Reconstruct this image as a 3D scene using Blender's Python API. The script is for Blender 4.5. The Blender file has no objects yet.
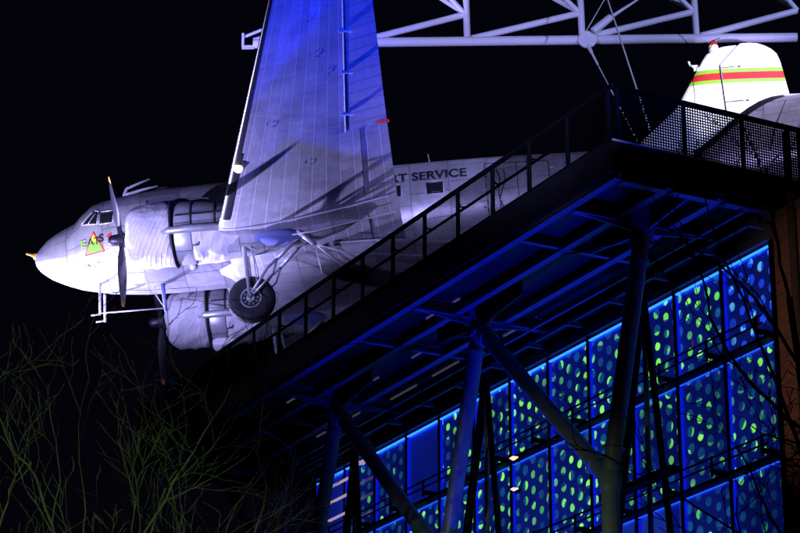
import bpy, bmesh, math, random
from mathutils import Vector, Matrix, noise
R = math.radians
random.seed(7)
scn = bpy.context.scene
col = scn.collection

# ------------------------------------------------------------------ helpers
class MB:
    """collects shapes, then links them as ONE mesh object"""
    def __init__(s): s.v = []; s.f = []; s.uv = []; s.has_uv = False
    def add(s, vs, fs, uvs=None):
        o = len(s.v); s.v += [tuple(p) for p in vs]
        for k, f in enumerate(fs):
            s.f.append([i + o for i in f])
            if uvs: s.has_uv = True; s.uv.append([uvs[i] for i in f])
            else: s.uv.append([(0, 0)] * len(f))
        return s
    def box(s, c, sx, sy, sz, ax=None):
        X, Y, Z = ax if ax else (Vector((1, 0, 0)), Vector((0, 1, 0)), Vector((0, 0, 1)))
        c = Vector(c); vs = []
        for a in (-.5, .5):
            for b in (-.5, .5):
                for d in (-.5, .5): vs.append(c + X * (a * sx) + Y * (b * sy) + Z * (d * sz))
        return s.add(vs, [(0, 1, 3, 2), (4, 6, 7, 5), (0, 4, 5, 1), (2, 3, 7, 6), (0, 2, 6, 4), (1, 5, 7, 3)])
    def tube(s, pts, r, n=10, cap=True):
        pts = [Vector(p) for p in pts]
        if not isinstance(r, (list, tuple)): r = [r] * len(pts)
        vs, fs = [], []; prev = None
        for i, p in enumerate(pts):
            d = (pts[min(i + 1, len(pts) - 1)] - pts[max(i - 1, 0)]).normalized()
            if prev is None: a = d.orthogonal().normalized()
            else: a = (prev - d * prev.dot(d)); a = a.normalized() if a.length > 1e-6 else d.orthogonal().normalized()
            prev = a; b = d.cross(a)
            for k in range(n):
                t = 2 * math.pi * k / n; vs.append(p + (a * math.cos(t) + b * math.sin(t)) * r[i])
        m = len(pts)
        for i in range(m - 1):
            for k in range(n):
                fs.append((i * n + k, i * n + (k + 1) % n, (i + 1) * n + (k + 1) % n, (i + 1) * n + k))
        if cap: fs.append(tuple(range(n - 1, -1, -1))); fs.append(tuple((m - 1) * n + k for k in range(n)))
        return s.add(vs, fs)
    def rings(s, rings, uvs=None, cap=True, closed=True):
        n = len(rings[0]); vs = [p for r in rings for p in r]; fs = []
        uv = [u for r in uvs for u in r] if uvs else None
        kk = n if closed else n - 1
        for i in range(len(rings) - 1):
            for k in range(kk):
                k2 = (k + 1) % n
                fs.append((i * n + k, i * n + k2, (i + 1) * n + k2, (i + 1) * n + k))
        if cap and closed:
            fs.append(tuple(range(n - 1, -1, -1))); fs.append(tuple((len(rings) - 1) * n + k for k in range(n)))
        return s.add(vs, fs, uv)
    def lathe(s, prof, c, axis='y', n=32):
        """prof: list of (offset along axis, radius)"""
        c = Vector(c); A = {'x': Vector((1, 0, 0)), 'y': Vector((0, 1, 0)), 'z': Vector((0, 0, 1))}[axis]
        a = A.orthogonal().normalized(); b = A.cross(a)
        rr = [[c + A * o + (a * math.cos(2 * math.pi * k / n) + b * math.sin(2 * math.pi * k / n)) * r for k in range(n)] for o, r in prof]
        return s.rings(rr)
    def build(s, name, mat, parent=None, smooth=False, label=None):
        me = bpy.data.meshes.new(name); me.from_pydata(s.v, [], s.f)
        if s.has_uv:
            l = me.uv_layers.new(name='UVMap'); i = 0
            flat = [c for f in s.uv for u in f for c in u]
            l.data.foreach_set('uv', flat)
        bm = bmesh.new(); bm.from_mesh(me); bmesh.ops.recalc_face_normals(bm, faces=bm.faces); bm.to_mesh(me); bm.free()
        o = bpy.data.objects.new(name, me); col.objects.link(o)
        if mat: me.materials.append(mat)
        if smooth:
            me.polygons.foreach_set('use_smooth', [True] * len(me.polygons))
            if smooth != True:
                me.set_sharp_from_angle(angle=R(smooth))
        if parent: o.parent = parent
        if label: o['label'] = label
        return o

def tag(o, label=None, cat=None, group=None, kind=None):
    if label: o['label'] = label
    if cat: o['category'] = cat
    if group: o['group'] = group
    if kind: o['kind'] = kind
    return o
def empty(name, loc=(0, 0, 0), label=None, cat=None, group=None):
    o = bpy.data.objects.new(name, None); col.objects.link(o); o.location = loc; o.empty_display_size = .3
    return tag(o, label, cat, group)
def copy_tree(o, parent=None):
    c = o.copy(); col.objects.link(c)
    if parent: c.parent = parent
    for ch in list(o.children): copy_tree(ch, c)
    return c

# ------------------------------------------------------------------ materials
class NT:
    def __init__(s, name):
        s.m = bpy.data.materials.new(name); s.m.use_nodes = True; s.t = s.m.node_tree; s.n = s.t.nodes
        s.b = s.n['Principled BSDF']
    def new(s, t, **k):
        n = s.n.new(t)
        for a, v in k.items(): setattr(n, a, v)
        return n
    def link(s, a, b): s.t.links.new(a, b)
    def math(s, op, a, b=None, c=None):
        n = s.new('ShaderNodeMath', operation=op)
        for i, x in enumerate((a, b, c)):
            if x is None: continue
            if hasattr(x, 'is_output') or hasattr(x, 'links'): s.link(x, n.inputs[i])
            else: n.inputs[i].default_value = x
        return n.outputs[0]
    def mix(s, f, a, b):
        n = s.new('ShaderNodeMix', data_type='RGBA')
        for i, x in ((0, f), (6, a), (7, b)):
            if hasattr(x, 'links'): s.link(x, n.inputs[i])
            elif i == 0: n.inputs[0].default_value = x
            else: n.inputs[i].default_value = (*x[:3], 1)
        return n.outputs[2]
    def noise(s, scale, detail=4, vec=None, rough=.55):
        n = s.new('ShaderNodeTexNoise'); n.inputs['Scale'].default_value = scale; n.inputs['Detail'].default_value = detail
        n.inputs['Roughness'].default_value = rough
        if vec is None: vec = s.obj()
        s.link(vec, n.inputs['Vector']); return n.outputs['Fac']
    def obj(s):
        return s.new('ShaderNodeTexCoord').outputs['Object']
    def uvxy(s):
        x = s.new('ShaderNodeSeparateXYZ'); s.link(s.new('ShaderNodeTexCoord').outputs['UV'], x.inputs[0]); return x.outputs[0], x.outputs[1]
    def bump(s, h, strength=.3, dist=.01):
        n = s.new('ShaderNodeBump'); n.inputs['Strength'].default_value = strength; n.inputs['Distance'].default_value = dist
        s.link(h, n.inputs['Height']); s.link(n.outputs[0], s.b.inputs['Normal'])
    def set(s, **k):
        for a, v in k.items():
            a = a.replace('_', ' ')
            if hasattr(v, 'links'): s.link(v, s.b.inputs[a])
            else: s.b.inputs[a].default_value = (*v, 1) if isinstance(v, (tuple, list)) and len(v) == 3 else v
        return s

def plain(name, c, rough=.5, metal=0, var=.25, scale=6, bump=0, spec=.5):
    t = NT(name); f = t.noise(scale, 5)
    lo = tuple(x * (1 - var) for x in c); hi = tuple(min(1, x * (1 + var)) for x in c)
    t.set(Base_Color=t.mix(f, lo, hi), Roughness=rough, Metallic=metal); t.b.inputs['Specular IOR Level'].default_value = spec
    if bump: t.bump(t.noise(scale * 4, 5), bump, .01)
    return t.m
def emit(name, c, s):
    t = NT(name); t.set(Base_Color=tuple(x * .3 for x in c), Emission_Color=c, Emission_Strength=s, Roughness=.4); return t.m

def panelled(name, c, su, sv, rough=.42, metal=.0, lw=.012, var=.10, light=0.0, ou=0., ov=0., dirt=.25):
    """riveted sheet metal: UV cells of su x sv, seams, rivets, tint per sheet"""
    t = NT(name); u, v = t.uvxy()
    U = t.math('ADD', t.math('DIVIDE', u, su), ou); iv = None
    V0 = t.math('ADD', t.math('DIVIDE', v, sv), ov)
    iu = t.math('FLOOR', U)
    V = t.math('ADD', V0, t.math('MULTIPLY', t.math('FRACT', t.math('MULTIPLY', iu, .37)), 1.))
    iv = t.math('FLOOR', V); fu = t.math('FRACT', U); fv = t.math('FRACT', V)
    du = t.math('MULTIPLY', t.math('MINIMUM', fu, t.math('SUBTRACT', 1, fu)), su)
    dv = t.math('MULTIPLY', t.math('MINIMUM', fv, t.math('SUBTRACT', 1, fv)), sv)
    d = t.math('MINIMUM', du, dv)
    seam = t.math('LESS_THAN', d, lw)
    wn = t.new('ShaderNodeTexWhiteNoise', noise_dimensions='2D'); cx = t.new('ShaderNodeCombineXYZ')
    t.link(iu, cx.inputs[0]); t.link(iv, cx.inputs[1]); t.link(cx.outputs[0], wn.inputs['Vector'])
    tint = wn.outputs['Value']
    base = t.mix(tint, tuple(x * (1 - var) for x in c), tuple(min(1, x * (1 + var)) for x in c))
    g = t.noise(1.3, 8, rough=.7)
    gr = t.new('ShaderNodeMapRange'); gr.inputs['From Min'].default_value = .42; gr.inputs['From Max'].default_value = .72
    t.link(g, gr.inputs[0])
    base = t.mix(t.math('MULTIPLY', gr.outputs[0], dirt), base, tuple(x * .45 for x in c))
    sv_ = t.new('ShaderNodeCombineXYZ'); t.link(t.math('MULTIPLY', u, 7.), sv_.inputs[0]); t.link(t.math('MULTIPLY', v, .7), sv_.inputs[1])
    sn = t.noise(1., 6, sv_.outputs[0], .65); sm = t.new('ShaderNodeMapRange'); sm.inputs['From Min'].default_value = .35; sm.inputs['From Max'].default_value = .68; t.link(sn, sm.inputs[0])
    base = t.mix(t.math('MULTIPLY', sm.outputs[0], .30), base, tuple(x * .42 for x in c))
    # rivets along the seams
    ru = t.math('FRACT', t.math('DIVIDE', u, .09)); rv = t.math('FRACT', t.math('DIVIDE', v, .09))
    r1 = t.math('MULTIPLY', t.math('LESS_THAN', t.math('ABSOLUTE', t.math('SUBTRACT', du, .045)), .010), t.math('LESS_THAN', rv, .3))
    r2 = t.math('MULTIPLY', t.math('LESS_THAN', t.math('ABSOLUTE', t.math('SUBTRACT', dv, .045)), .010), t.math('LESS_THAN', ru, .3))
    riv = t.math('MAXIMUM', r1, r2)
    sc = tuple(min(1, x * 1.5) for x in c) if light else tuple(x * .3 for x in c)  # pale variant paints highlights along the lap seams
    base = t.mix(seam, base, sc); base = t.mix(t.math('MULTIPLY', riv, .5), base, tuple(x * .35 for x in c))
    t.set(Base_Color=base, Metallic=metal)
    rr = t.math('ADD', t.math('MULTIPLY', t.noise(3, 5), .25), rough - .12); t.set(Roughness=rr)
    h = t.math('ADD', t.math('MULTIPLY', seam, -1.0), t.math('MULTIPLY', t.noise(2.2, 3), 1.2))
    t.bump(h, .25, .012)
    return t.m

M = {}
SK = (.44, .44, .46)
M['skin'] = panelled('fuselage_skin', SK, .95, .62, rough=.42, metal=.4, var=.2, lw=.009, dirt=.7)
M['wingskin'] = panelled('wing_skin', (.50, .50, .54), .37, 5.3, rough=.5, metal=.25, lw=.007, var=.22, light=1, dirt=.75)
M['wingroot'] = M['wingskin']
M['nacelle'] = panelled('nacelle_skin', (.48, .49, .50), .55, .7, rough=.35, metal=.35, var=.12)
M['aileron'] = panelled('aileron_fabric', (.40, .40, .45), 3., .42, rough=.6, lw=.01, var=.04)
M['tarp'] = plain('white_tarpaulin', (.72, .71, .70), .8, 0, .12, 3, .25)
def tarp_mat(name, c, folds, ws=3.2, wd=2.6):
    t = NT(name); mp = t.new('ShaderNodeMapping'); mp.inputs['Rotation'].default_value = (0, R(-32), 0); t.link(t.obj(), mp.inputs[0])
    wv = t.new('ShaderNodeTexWave', wave_type='BANDS', bands_direction='X'); wv.inputs['Scale'].default_value = ws; wv.inputs['Distortion'].default_value = wd; wv.inputs['Detail'].default_value = 3; wv.inputs['Detail Scale'].default_value = 1.3
    t.link(mp.outputs[0], wv.inputs['Vector'])
    pw_ = t.math('MULTIPLY', t.math('POWER', wv.outputs['Fac'], 6.), t.noise(2.2, 3))
    h = t.math('ADD', t.math('MULTIPLY', pw_, .9), t.math('MULTIPLY', t.noise(5, 7), 1.1))
    t.set(Base_Color=t.mix(t.noise(3, 6), tuple(x * .82 for x in c), c), Roughness=.75); t.bump(h, folds, .035); return t.m
M['pleat'] = tarp_mat('pleated_white_tarpaulin', (.72, .71, .70), .62)
M['crease'] = tarp_mat('creased_grey_tarpaulin', (.60, .59, .60), .45, 1.3, 7.)
M['boot'] = plain('black_deicing_rubber', (.012, .012, .014), .34, 0, .3, 8)
M['black'] = plain('black_rubber', (.018, .018, .02), .7, 0, .4, 12, .2)
M['glass'] = plain('dark_cockpit_glass', (.012, .012, .016), .08, 0, .3, 5)
M['frame'] = plain('window_frame_metal', (.5, .5, .52), .4, .3)
M['blade'] = plain('dark_propeller_blade', (.025, .024, .03), .35, .2)
M['yellow'] = plain('yellow_tip_paint', (.80, .50, .04), .5)
M['steel'] = plain('bare_gear_steel', (.5, .52, .52), .35, .5)
M['rim'] = plain('wheel_hub_metal', (.5, .55, .55), .4, .3)
M['bluecloth'] = plain('blue_canvas', (.14, .17, .40), .8, 0, .25, 6, .3)
M['white'] = plain('white_fin_paint', (.80, .80, .80), .45, 0, .04, 2)
M['red'] = plain('red_paint', (.50, .02, .02), .5, 0, .1)
M['green'] = plain('lime_green_paint', (.24, .55, .02), .5, 0, .1)
M['pgreen'] = plain('pale_lime_paint', (.26, .46, .05), .5, 0, .1)
M['lime'] = plain('yellow_lime_paint', (.16, .42, .02), .5, 0, .2, 4)
M['ink'] = plain('black_lettering_paint', (.012, .012, .02), .5)
M['truss'] = plain('white_truss_paint', (.66, .66, .70), .45, 0, .10, 5, .05)
M['rust'] = plain('orange_tip_paint', (.65, .22, .04), .5)
M['cable'] = plain('bright_wire_rope', (.75, .72, .72), .4, .2)
M['lamp'] = emit('landing_lamp_glint', (1, .74, .50), 2.2)
M['dsteel'] = plain('black_railing_steel', (.0022, .0022, .0026), .6, .0, spec=.12)
M['railsteel'] = plain('worn_dark_rail_steel', (.012, .012, .014), .4, .0, .4, 5, spec=.3)
M['wire'] = plain('black_infill_wire', (.0012, .0012, .0014), .8, 0, spec=0.)
M['soffit'] = None
M['tube'] = plain('grey_green_column_paint', (.15, .18, .165), .42, .0, .35, 2.5, .10)
M['beam'] = plain('grey_beam_paint', (.11, .11, .13), .5, 0, .35, 2.2, .08)
M['concrete'] = plain('dark_concrete', (.10, .10, .105), .85, 0, .3, 1.5, .2)
M['ground'] = plain('night_paving', (.06, .06, .06), .85, 0, .35, .8, .3)
M['fascia'] = panelled('dark_fascia_sheet', (.0035, .0035, .0045), 2.9, .6, rough=.6, metal=.0, lw=.01)
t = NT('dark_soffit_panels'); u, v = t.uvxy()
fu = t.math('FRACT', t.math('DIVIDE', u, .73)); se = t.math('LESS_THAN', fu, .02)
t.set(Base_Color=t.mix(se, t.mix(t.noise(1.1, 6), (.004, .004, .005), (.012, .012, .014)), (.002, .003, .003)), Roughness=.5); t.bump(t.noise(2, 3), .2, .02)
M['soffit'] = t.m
M['led'] = emit('blue_led_strip', (.012, .13, 1.), 3.6)
M['led_side'] = emit('deep_blue_led_strip', (.002, .014, 1.), .55)
M['led_dim'] = emit('dim_blue_led_strip', (.008, .09, 1.), 1.3)
M['soffit_streak'] = emit('soffit_streak_glow', (.55, .45, .62), .09)
M['warm'] = emit('warm_glass_glow', (1, .52, .34), 1.7)
M['pinkbar'] = emit('stair_bar_glow', (.75, .55, .75), .5)
M['bark'] = plain('bare_bark', (.13, .12, .085), .85, 0, .85, 3.5, .4)  # strong tone variation paints lit and dim stretches along the branches
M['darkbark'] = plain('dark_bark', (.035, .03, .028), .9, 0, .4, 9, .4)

def pane_mat(name, dots, blue=False, dim=1.):
    t = NT(name); u, v = t.uvxy()
    ri = t.new('ShaderNodeObjectInfo').outputs['Random']
    U = t.math('DIVIDE', u, .29); iu = t.math('FLOOR', U)
    V = t.math('ADD', t.math('DIVIDE', v, .31), t.math('MULTIPLY', t.math('MODULO', iu, 2.), .5)); iv = t.math('FLOOR', V)
    lx = t.math('MULTIPLY', t.math('SUBTRACT', t.math('FRACT', U), .5), .29)
    ly = t.math('MULTIPLY', t.math('SUBTRACT', t.math('FRACT', V), .5), .31)
    r = t.math('SQRT', t.math('ADD', t.math('MULTIPLY', lx, lx), t.math('MULTIPLY', ly, ly)))
    wn = t.new('ShaderNodeTexWhiteNoise', noise_dimensions='3D'); cx = t.new('ShaderNodeCombineXYZ')
    t.link(iu, cx.inputs[0]); t.link(iv, cx.inputs[1]); t.link(t.math('MULTIPLY', ri, 91.7), cx.inputs[2]); t.link(cx.outputs[0], wn.inputs['Vector'])
    rc = t.new('ShaderNodeSeparateXYZ'); t.link(wn.outputs['Color'], rc.inputs[0])
    q, w, e = rc.outputs
    wn2 = t.new('ShaderNodeTexWhiteNoise', noise_dimensions='3D'); cx2 = t.new('ShaderNodeCombineXYZ')
    t.link(iv, cx2.inputs[0]); t.link(iu, cx2.inputs[1]); t.link(t.math('ADD', t.math('MULTIPLY', ri, 37.3), 5.5), cx2.inputs[2]); t.link(cx2.outputs[0], wn2.inputs['Vector'])
    rc2 = t.new('ShaderNodeSeparateXYZ'); t.link(wn2.outputs['Color'], rc2.inputs[0]); q2, w2, e2 = rc2.outputs
    rad = t.math('ADD', .074, t.math('MULTIPLY', e, .030))
    dot = t.new('ShaderNodeMapRange'); dot.inputs['From Min'].default_value = .004; dot.inputs['From Max'].default_value = -.006; t.link(t.math('SUBTRACT', r, rad), dot.inputs[0]); dot = dot.outputs[0]
    ang = t.math('MULTIPLY', q, 6.283); ang2 = t.math('MULTIPLY', q2, 6.283)
    side = t.math('ADD', t.math('MULTIPLY', lx, t.math('COSINE', ang)), t.math('MULTIPLY', ly, t.math('SINE', ang)))
    side2 = t.math('ADD', t.math('MULTIPLY', lx, t.math('COSINE', ang2)), t.math('MULTIPLY', ly, t.math('SINE', ang2)))
    wob = t.math('MULTIPLY', t.math('SUBTRACT', t.noise(11, 2), .5), .10)
    half = t.math('GREATER_THAN', t.math('ADD', side, wob), t.math('MULTIPLY', t.math('SUBTRACT', e, .62), .16))
    half2 = t.math('GREATER_THAN', t.math('ADD', side2, wob), t.math('MULTIPLY', t.math('SUBTRACT', w2, .80), .22))
    has = t.math('GREATER_THAN', w, 1 - dots)                # cell carries green
    # whole patches of the glass without a lit pattern behind them
    big = t.new('ShaderNodeMapRange'); big.inputs['From Min'].default_value = .36; big.inputs['From Max'].default_value = .50; t.link(t.noise(.55, 2), big.inputs[0])
    gre = t.math('MULTIPLY', t.math('MULTIPLY', has, t.math('MULTIPLY', half, half2)), t.math('ADD', .5, t.math('MULTIPLY', big.outputs[0], .5)))
    dot = t.math('MULTIPLY', dot, t.math('ADD', .35, t.math('MULTIPLY', big.outputs[0], .65)))
    n1 = t.noise(1.2, 3); n2 = t.noise(5, 4)
    bg = t.mix(n1, (.0008, .0015, .022), (.002, .007, .12))
    # reddish streaks showing from the room behind
    pk = t.new('ShaderNodeMapRange'); pk.inputs['From Min'].default_value = .66; pk.inputs['From Max'].default_value = .74; t.link(n2, pk.inputs[0])
    bg = t.mix(t.math('MULTIPLY', pk.outputs[0], .5), bg, (.12, .01, .10))
    if blue: teal = t.mix(n2, (.004, .02, .75), (.02, .10, .95)); g = t.mix(w, (.02, .10, 1.0), (.10, .55, .85))
    else: teal = t.mix(n2, (.002, .022, .12), (.008, .085, .20)); g = t.mix(e2, (.05, .40, .05), (.26, 1.0, .10))
    c = t.mix(dot, bg, t.mix(gre, teal, g))
    st = t.math('MULTIPLY', t.math('ADD', .40, t.math('MULTIPLY', t.noise(.75, 3), 1.25)), t.math('ADD', dim * .8, t.math('MULTIPLY', t.math('FRACT', t.math('MULTIPLY', ri, 7.7)), dim * .4)))
    t.set(Base_Color=(.008, .03, .42), Emission_Color=c, Emission_Strength=st, Roughness=.12); t.bump(t.noise(1.5, 3), .06, .02)
    return t.m
M['pane'] = pane_mat('dotted_lit_glass', .88, dim=1.2)
M['pane_few'] = pane_mat('sparsely_dotted_lit_glass', .22)
M['pane_blue'] = pane_mat('blue_dotted_lit_glass', .35, True)
t = NT('plain_blue_lit_glass'); n1 = t.noise(.8, 4)
t.set(Base_Color=(.04, .12, .8), Emission_Color=t.mix(n1, (.001, .002, .05), (.003, .010, .20)), Emission_Strength=1, Roughness=.12); M['pane_plain'] = t.m
t = NT('dark_brick'); br = t.new('ShaderNodeTexBrick')
br.inputs['Color1'].default_value = (.20, .075, .045, 1); br.inputs['Color2'].default_value = (.13, .05, .035, 1); br.inputs['Mortar'].default_value = (.16, .13, .11, 1)
br.inputs['Scale'].default_value = 1; br.inputs['Mortar Size'].default_value = .008; br.inputs['Brick Width'].default_value = .25; br.inputs['Row Height'].default_value = .075
uvn = t.new('ShaderNodeTexCoord'); t.link(uvn.outputs['UV'], br.inputs['Vector'])
t.set(Base_Color=br.outputs['Color'], Roughness=.85); t.bump(br.outputs['Fac'], -.4, .01); M['brick'] = t.m

# ------------------------------------------------------------------ camera
cam = bpy.data.objects.new('camera', bpy.data.cameras.new('camera')); col.objects.link(cam)
cam.location = (0, 0, 1.6); cam.rotation_euler = (R(90 + 20.5), 0, 0)
cam.data.sensor_width = 36; cam.data.lens = 2450 / 800 * 36; cam.data.clip_end = 3000; scn.camera = cam

# ------------------------------------------------------------------ ground
g = MB().add([(-700, -700, 0), (700, -700, 0), (700, 900, 0), (-700, 900, 0)], [(0, 1, 2, 3)]).build('ground', M['ground']); g['kind'] = 'structure'

# ================================================================== AEROPLANE
plane = empty('hanging_aeroplane', label='silver twin-engine propeller aeroplane with shrouded engines hung in the night air above the terrace', cat='aeroplane')
ax = Vector((.9942, -.0747, .0777)).normalized(); az = Vector((-.0767, .016, .9969)); az = (az - ax * az.dot(ax)).normalized(); ay = az.cross(ax)
mw = Matrix((ax, ay, az)).transposed().to_4x4(); mw.translation = Vector((-9.089, 57.044, 23.263))
plane.matrix_world = mw
# local frame: x towards the tail, y starboard (away from viewer), z up
FS = [(0, -.19, -.22, .02), (.04, -.07, -.36, .15), (.12, .03, -.48, .28), (.2, .10, -.55, .38), (.4, .27, -.70, .55), (.6, .38, -.80, .68), (.8, .47, -.89, .78), (1.12, .60, -1.01, .90), (1.3, .80, -1.06, .96),
      (1.55, 1.02, -1.12, 1.03), (1.8, 1.10, -1.18, 1.08), (2.1, 1.16, -1.22, 1.13), (2.7, 1.24, -1.28, 1.2), (3.5, 1.28, -1.31, 1.24), (5, 1.29, -1.32, 1.25), (7, 1.29, -1.32, 1.25), (9, 1.28, -1.28, 1.25), (10.5, 1.26, -1.15, 1.22),
      (12, 1.23, -.93, 1.12), (14, 1.15, -.55, .90), (16, 1.02, -.12, .58), (17.5, .92, .2, .33), (18.6, .80, .42, .15), (19.2, .72, .56, .03)]
def fus(x):
    x = max(0, min(19.2, x))
    for a, b in zip(FS, FS[1:]):
        if a[0] <= x <= b[0]:
            k = (x - a[0]) / (b[0] - a[0]); return [a[i] + (b[i] - a[i]) * k for i in (1, 2, 3)]
def fus_pt(x, th, off=0):
    zt, zb, hw = fus(x); zc = (zt + zb) / 2; hz = (zt - zb) / 2
    c, s = math.cos(th), math.sin(th); p = 2 / 2.15
    return Vector((x, math.copysign(abs(c) ** p, c) * (hw + off), zc + math.copysign(abs(s) ** p, s) * (hz + off)))
def fus_y(x, z, off=.006, sgn=-1):
    zt, zb, hw = fus(x); zc = (zt + zb) / 2; hz = (zt - zb) / 2
    k = min(.995, abs((z - zc) / hz)) ** 2.15
    return sgn * ((hw) * (1 - k) ** (1 / 2.15) + off)
xs = sorted(set([s[0] for s in FS] + [i * .4 for i in range(9, 48)]))
N = 56; rr = []; uu = []
for x in xs:
    rr.append([fus_pt(x, 2 * math.pi * (k + .5) / N) for k in range(N)])
    uu.append([(x, 1.25 * 2 * math.pi * (k + .5) / N) for k in range(N)])
body = MB().rings(rr, uu).build('fuselage', M['skin'], plane, 40)

def patch(name, quad, mat, parent, off=.008, n=6, sgn=-1, label=None):
    """a quad of (x, z) corners laid on the fuselage side"""
    a, b, c, d = [Vector(q) for q in quad]; vs = []; fs = []
    for i in range(n + 1):
        for j in range(n + 1):
            u, v = i / n, j / n
            p = (a * (1 - u) + b * u) * (1 - v) + (d * (1 - u) + c * u) * v
            vs.append((p.x, fus_y(p.x, p.y, off, sgn), p.y))
    for i in range(n):
        for j in range(n):
            k = i * (n + 1) + j; fs.append((k, k + n + 1, k + n + 2, k + 1))
    m = MB().add(vs, fs)
    o = m.build(name, mat, parent, True, label); s = o.modifiers.new('s', 'SOLIDIFY'); s.thickness = .006; s.offset = 0
    return o
def strip(pts, w, off, mat, name, parent, sgn=-1):
    """thin raised strip along (x,z) points on the fuselage side"""
    m = MB()
    for (x0, z0), (x1, z1) in zip(pts, pts[1:]):
        k = max(2, int(math.hypot(x1 - x0, z1 - z0) / .12)); L = []
        for i in range(k + 1):
            x = x0 + (x1 - x0) * i / k; z = z0 + (z1 - z0) * i / k; L.append((x, fus_y(x, z, off, sgn), z))
        m.tube(L, w, 6)
    return m.build(name, mat, parent, True)
for sg in (-1, 1):
    w = patch('cockpit_window', ((1.83, .17), (2.16, .17), (2.19, .50), (1.86, .52)), M['glass'], plane, .008, 6, sg)
    strip([(1.82, .16), (2.17, .16), (2.20, .51), (1.85, .53), (1.82, .16)], .014, .008, M['frame'], 'frame', w, sg)
    w = patch('windscreen', ((1.36, .26), (1.76, .19), (1.80, .54), (1.70, .62)), M['glass'], plane, .008, 6, sg)
    strip([(1.35, .25), (1.77, .18), (1.81, .55), (1.69, .63), (1.35, .25)], .018, .008, M['frame'], 'frame', w, sg)
    strip([(1.54, .23), (1.76, .58)], .012, .010, M['frame'], 'frame_bar', w, sg)
    for i in range(7):
        x = 5.95 + i * .83 if i < 7 else 0
        x = 9.07 - .845 * (6 - i) + (.845 if i == 7 else 0)
        w = patch('cabin_window', ((x - .16, .02), (x + .20, .02), (x + .20, .34), (x - .16, .34)), M['glass'], plane, .007, 4, sg)
        strip([(x - .17, .01), (x + .21, .01), (x + .21, .35), (x - .17, .35), (x - .17, .01)], .012, .006, M['frame'], 'frame', w, sg)
    x = 10.08
    w = patch('cabin_window', ((x - .19, .02), (x + .22, .02), (x + .22, .34), (x - .19, .34)), M['glass'], plane, .007, 4, sg)
    strip([(x - .2, .01), (x + .23, .01), (x + .23, .35), (x - .2, .35), (x - .2, .01)], .012, .006, M['frame'], 'frame', w, sg)
# cargo door outline with hinges and hanging hoses, aft of the wing on the near side
dr = strip([(11.35, -.75), (11.35, .78), (12.9, .72), (12.9, -.55), (11.35, -.75)], .012, .004, M['ink'], 'cargo_door_seam', plane)
strip([(12.12, -.65), (12.12, .75)], .010, .004, M['ink'], 'door_gap', dr)
m = MB()
for z in (.5, 0, -.4):
    for x in (11.28, 12.97): m.box((x, fus_y(x, z, .02), z), .10, .05, .05)
m.build('hinges', M['frame'], dr)
m = MB()
for a, b in (((11.62, .55), (11.72, -.5)), ((11.80, .5), (11.66, -.62)), ((13.5, .4), (13.62, -.3))):
    L = []
    for i in range(9):
        k = i / 8; x = a[0] + (b[0] - a[0]) * k + .05 * math.sin(k * 7); z = a[1] + (b[1] - a[1]) * k; L.append((x, fus_y(x, z, .035), z))
    m.tube(L, .014, 6)
m.build('dangling_hose', M['ink'], plane, True)

# lettering -------------------------------------------------------------
def text_mesh(txt, size, xoff, z0, mat, name, parent, off=.010, right=True, bold=.012, spacing=1.0, shear=0, ysc=1):
    c = bpy.data.curves.new(name, 'FONT'); c.body = txt; c.size = size; c.offset = bold; c.space_character = spacing; c.shear = shear
    o = bpy.data.objects.new(name, c); col.objects.link(o)
    dg = bpy.context.evaluated_depsgraph_get(); dg.update()
    me = bpy.data.meshes.new_from_object(o.evaluated_get(dg)); bpy.data.objects.remove(o)
    bm = bmesh.new(); bm.from_mesh(me); bmesh.ops.triangulate(bm, faces=bm.faces)
    bmesh.ops.subdivide_edges(bm, edges=[e for e in bm.edges if e.calc_length() > .06], cuts=2)
    mx = max(v.co.x for v in bm.verts); mn = min(v.co.x for v in bm.verts)
    for v in bm.verts:
        x = xoff + (v.co.x - (mx if right else mn)); z = z0 + v.co.y * ysc; v.co = (x, fus_y(x, z, off), z)
    bm.to_mesh(me); bm.free(); me.name = name
    ob = bpy.data.objects.new(name, me); me.materials.clear(); me.materials.append(mat); col.objects.link(ob); ob.parent = parent
    s = ob.modifiers.new('s', 'SOLIDIFY'); s.thickness = .004
    return ob
text_mesh('AIR TRANSPORT SERVICE', .36, 10.90, .43, M['ink'], 'lettering', plane, spacing=1.03)
# nose emblem: red bordered triangle with letters and a small red bird mark
def tri_patch(name, pts, mat, off, parent, n=8):
    a, b, c = [Vector(p) for p in pts]; vs = []; fs = []; idx = {}
    for i in range(n + 1):
        for j in range(n + 1 - i):
            p = a + (b - a) * (i / n) + (c - a) * (j / n); idx[i, j] = len(vs); vs.append((p.x, fus_y(p.x, p.y, off), p.y))
    for i in range(n):
        for j in range(n - i):
            fs.append((idx[i, j], idx[i + 1, j], idx[i, j + 1]))
            if i + j < n - 1: fs.append((idx[i + 1, j], idx[i + 1, j + 1], idx[i, j + 1]))
    return MB().add(vs, fs).build(name, mat, parent, True)
em = tri_patch('nose_emblem', ((1.67, .01), (1.41, -.57), (1.955, -.535)), M['red'], .006, plane)
tri_patch('field', ((1.67, -.065), (1.455, -.535), (1.898, -.507)), M['lime'], .012, em)
tri_patch('peak', ((1.67, -.065), (1.57, -.28), (1.77, -.27)), M['yellow'], .016, em)
text_mesh('E', .27, 1.35, -.37, M['green'], 'letter', em, .020, False, .004)
text_mesh('AT', .25, 1.505, -.35, M['ink'], 'letters', em, .020, False, .002)
text_mesh('S', .27, 1.80, -.31, M['ink'], 'letter', em, .020, False, .008)
tri_patch('bird_mark', ((1.98, -.19), (2.12, -.10), (2.12, -.27)), M['red'], .012, em, 4)
m = MB()
rs = random.Random(5)
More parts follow.
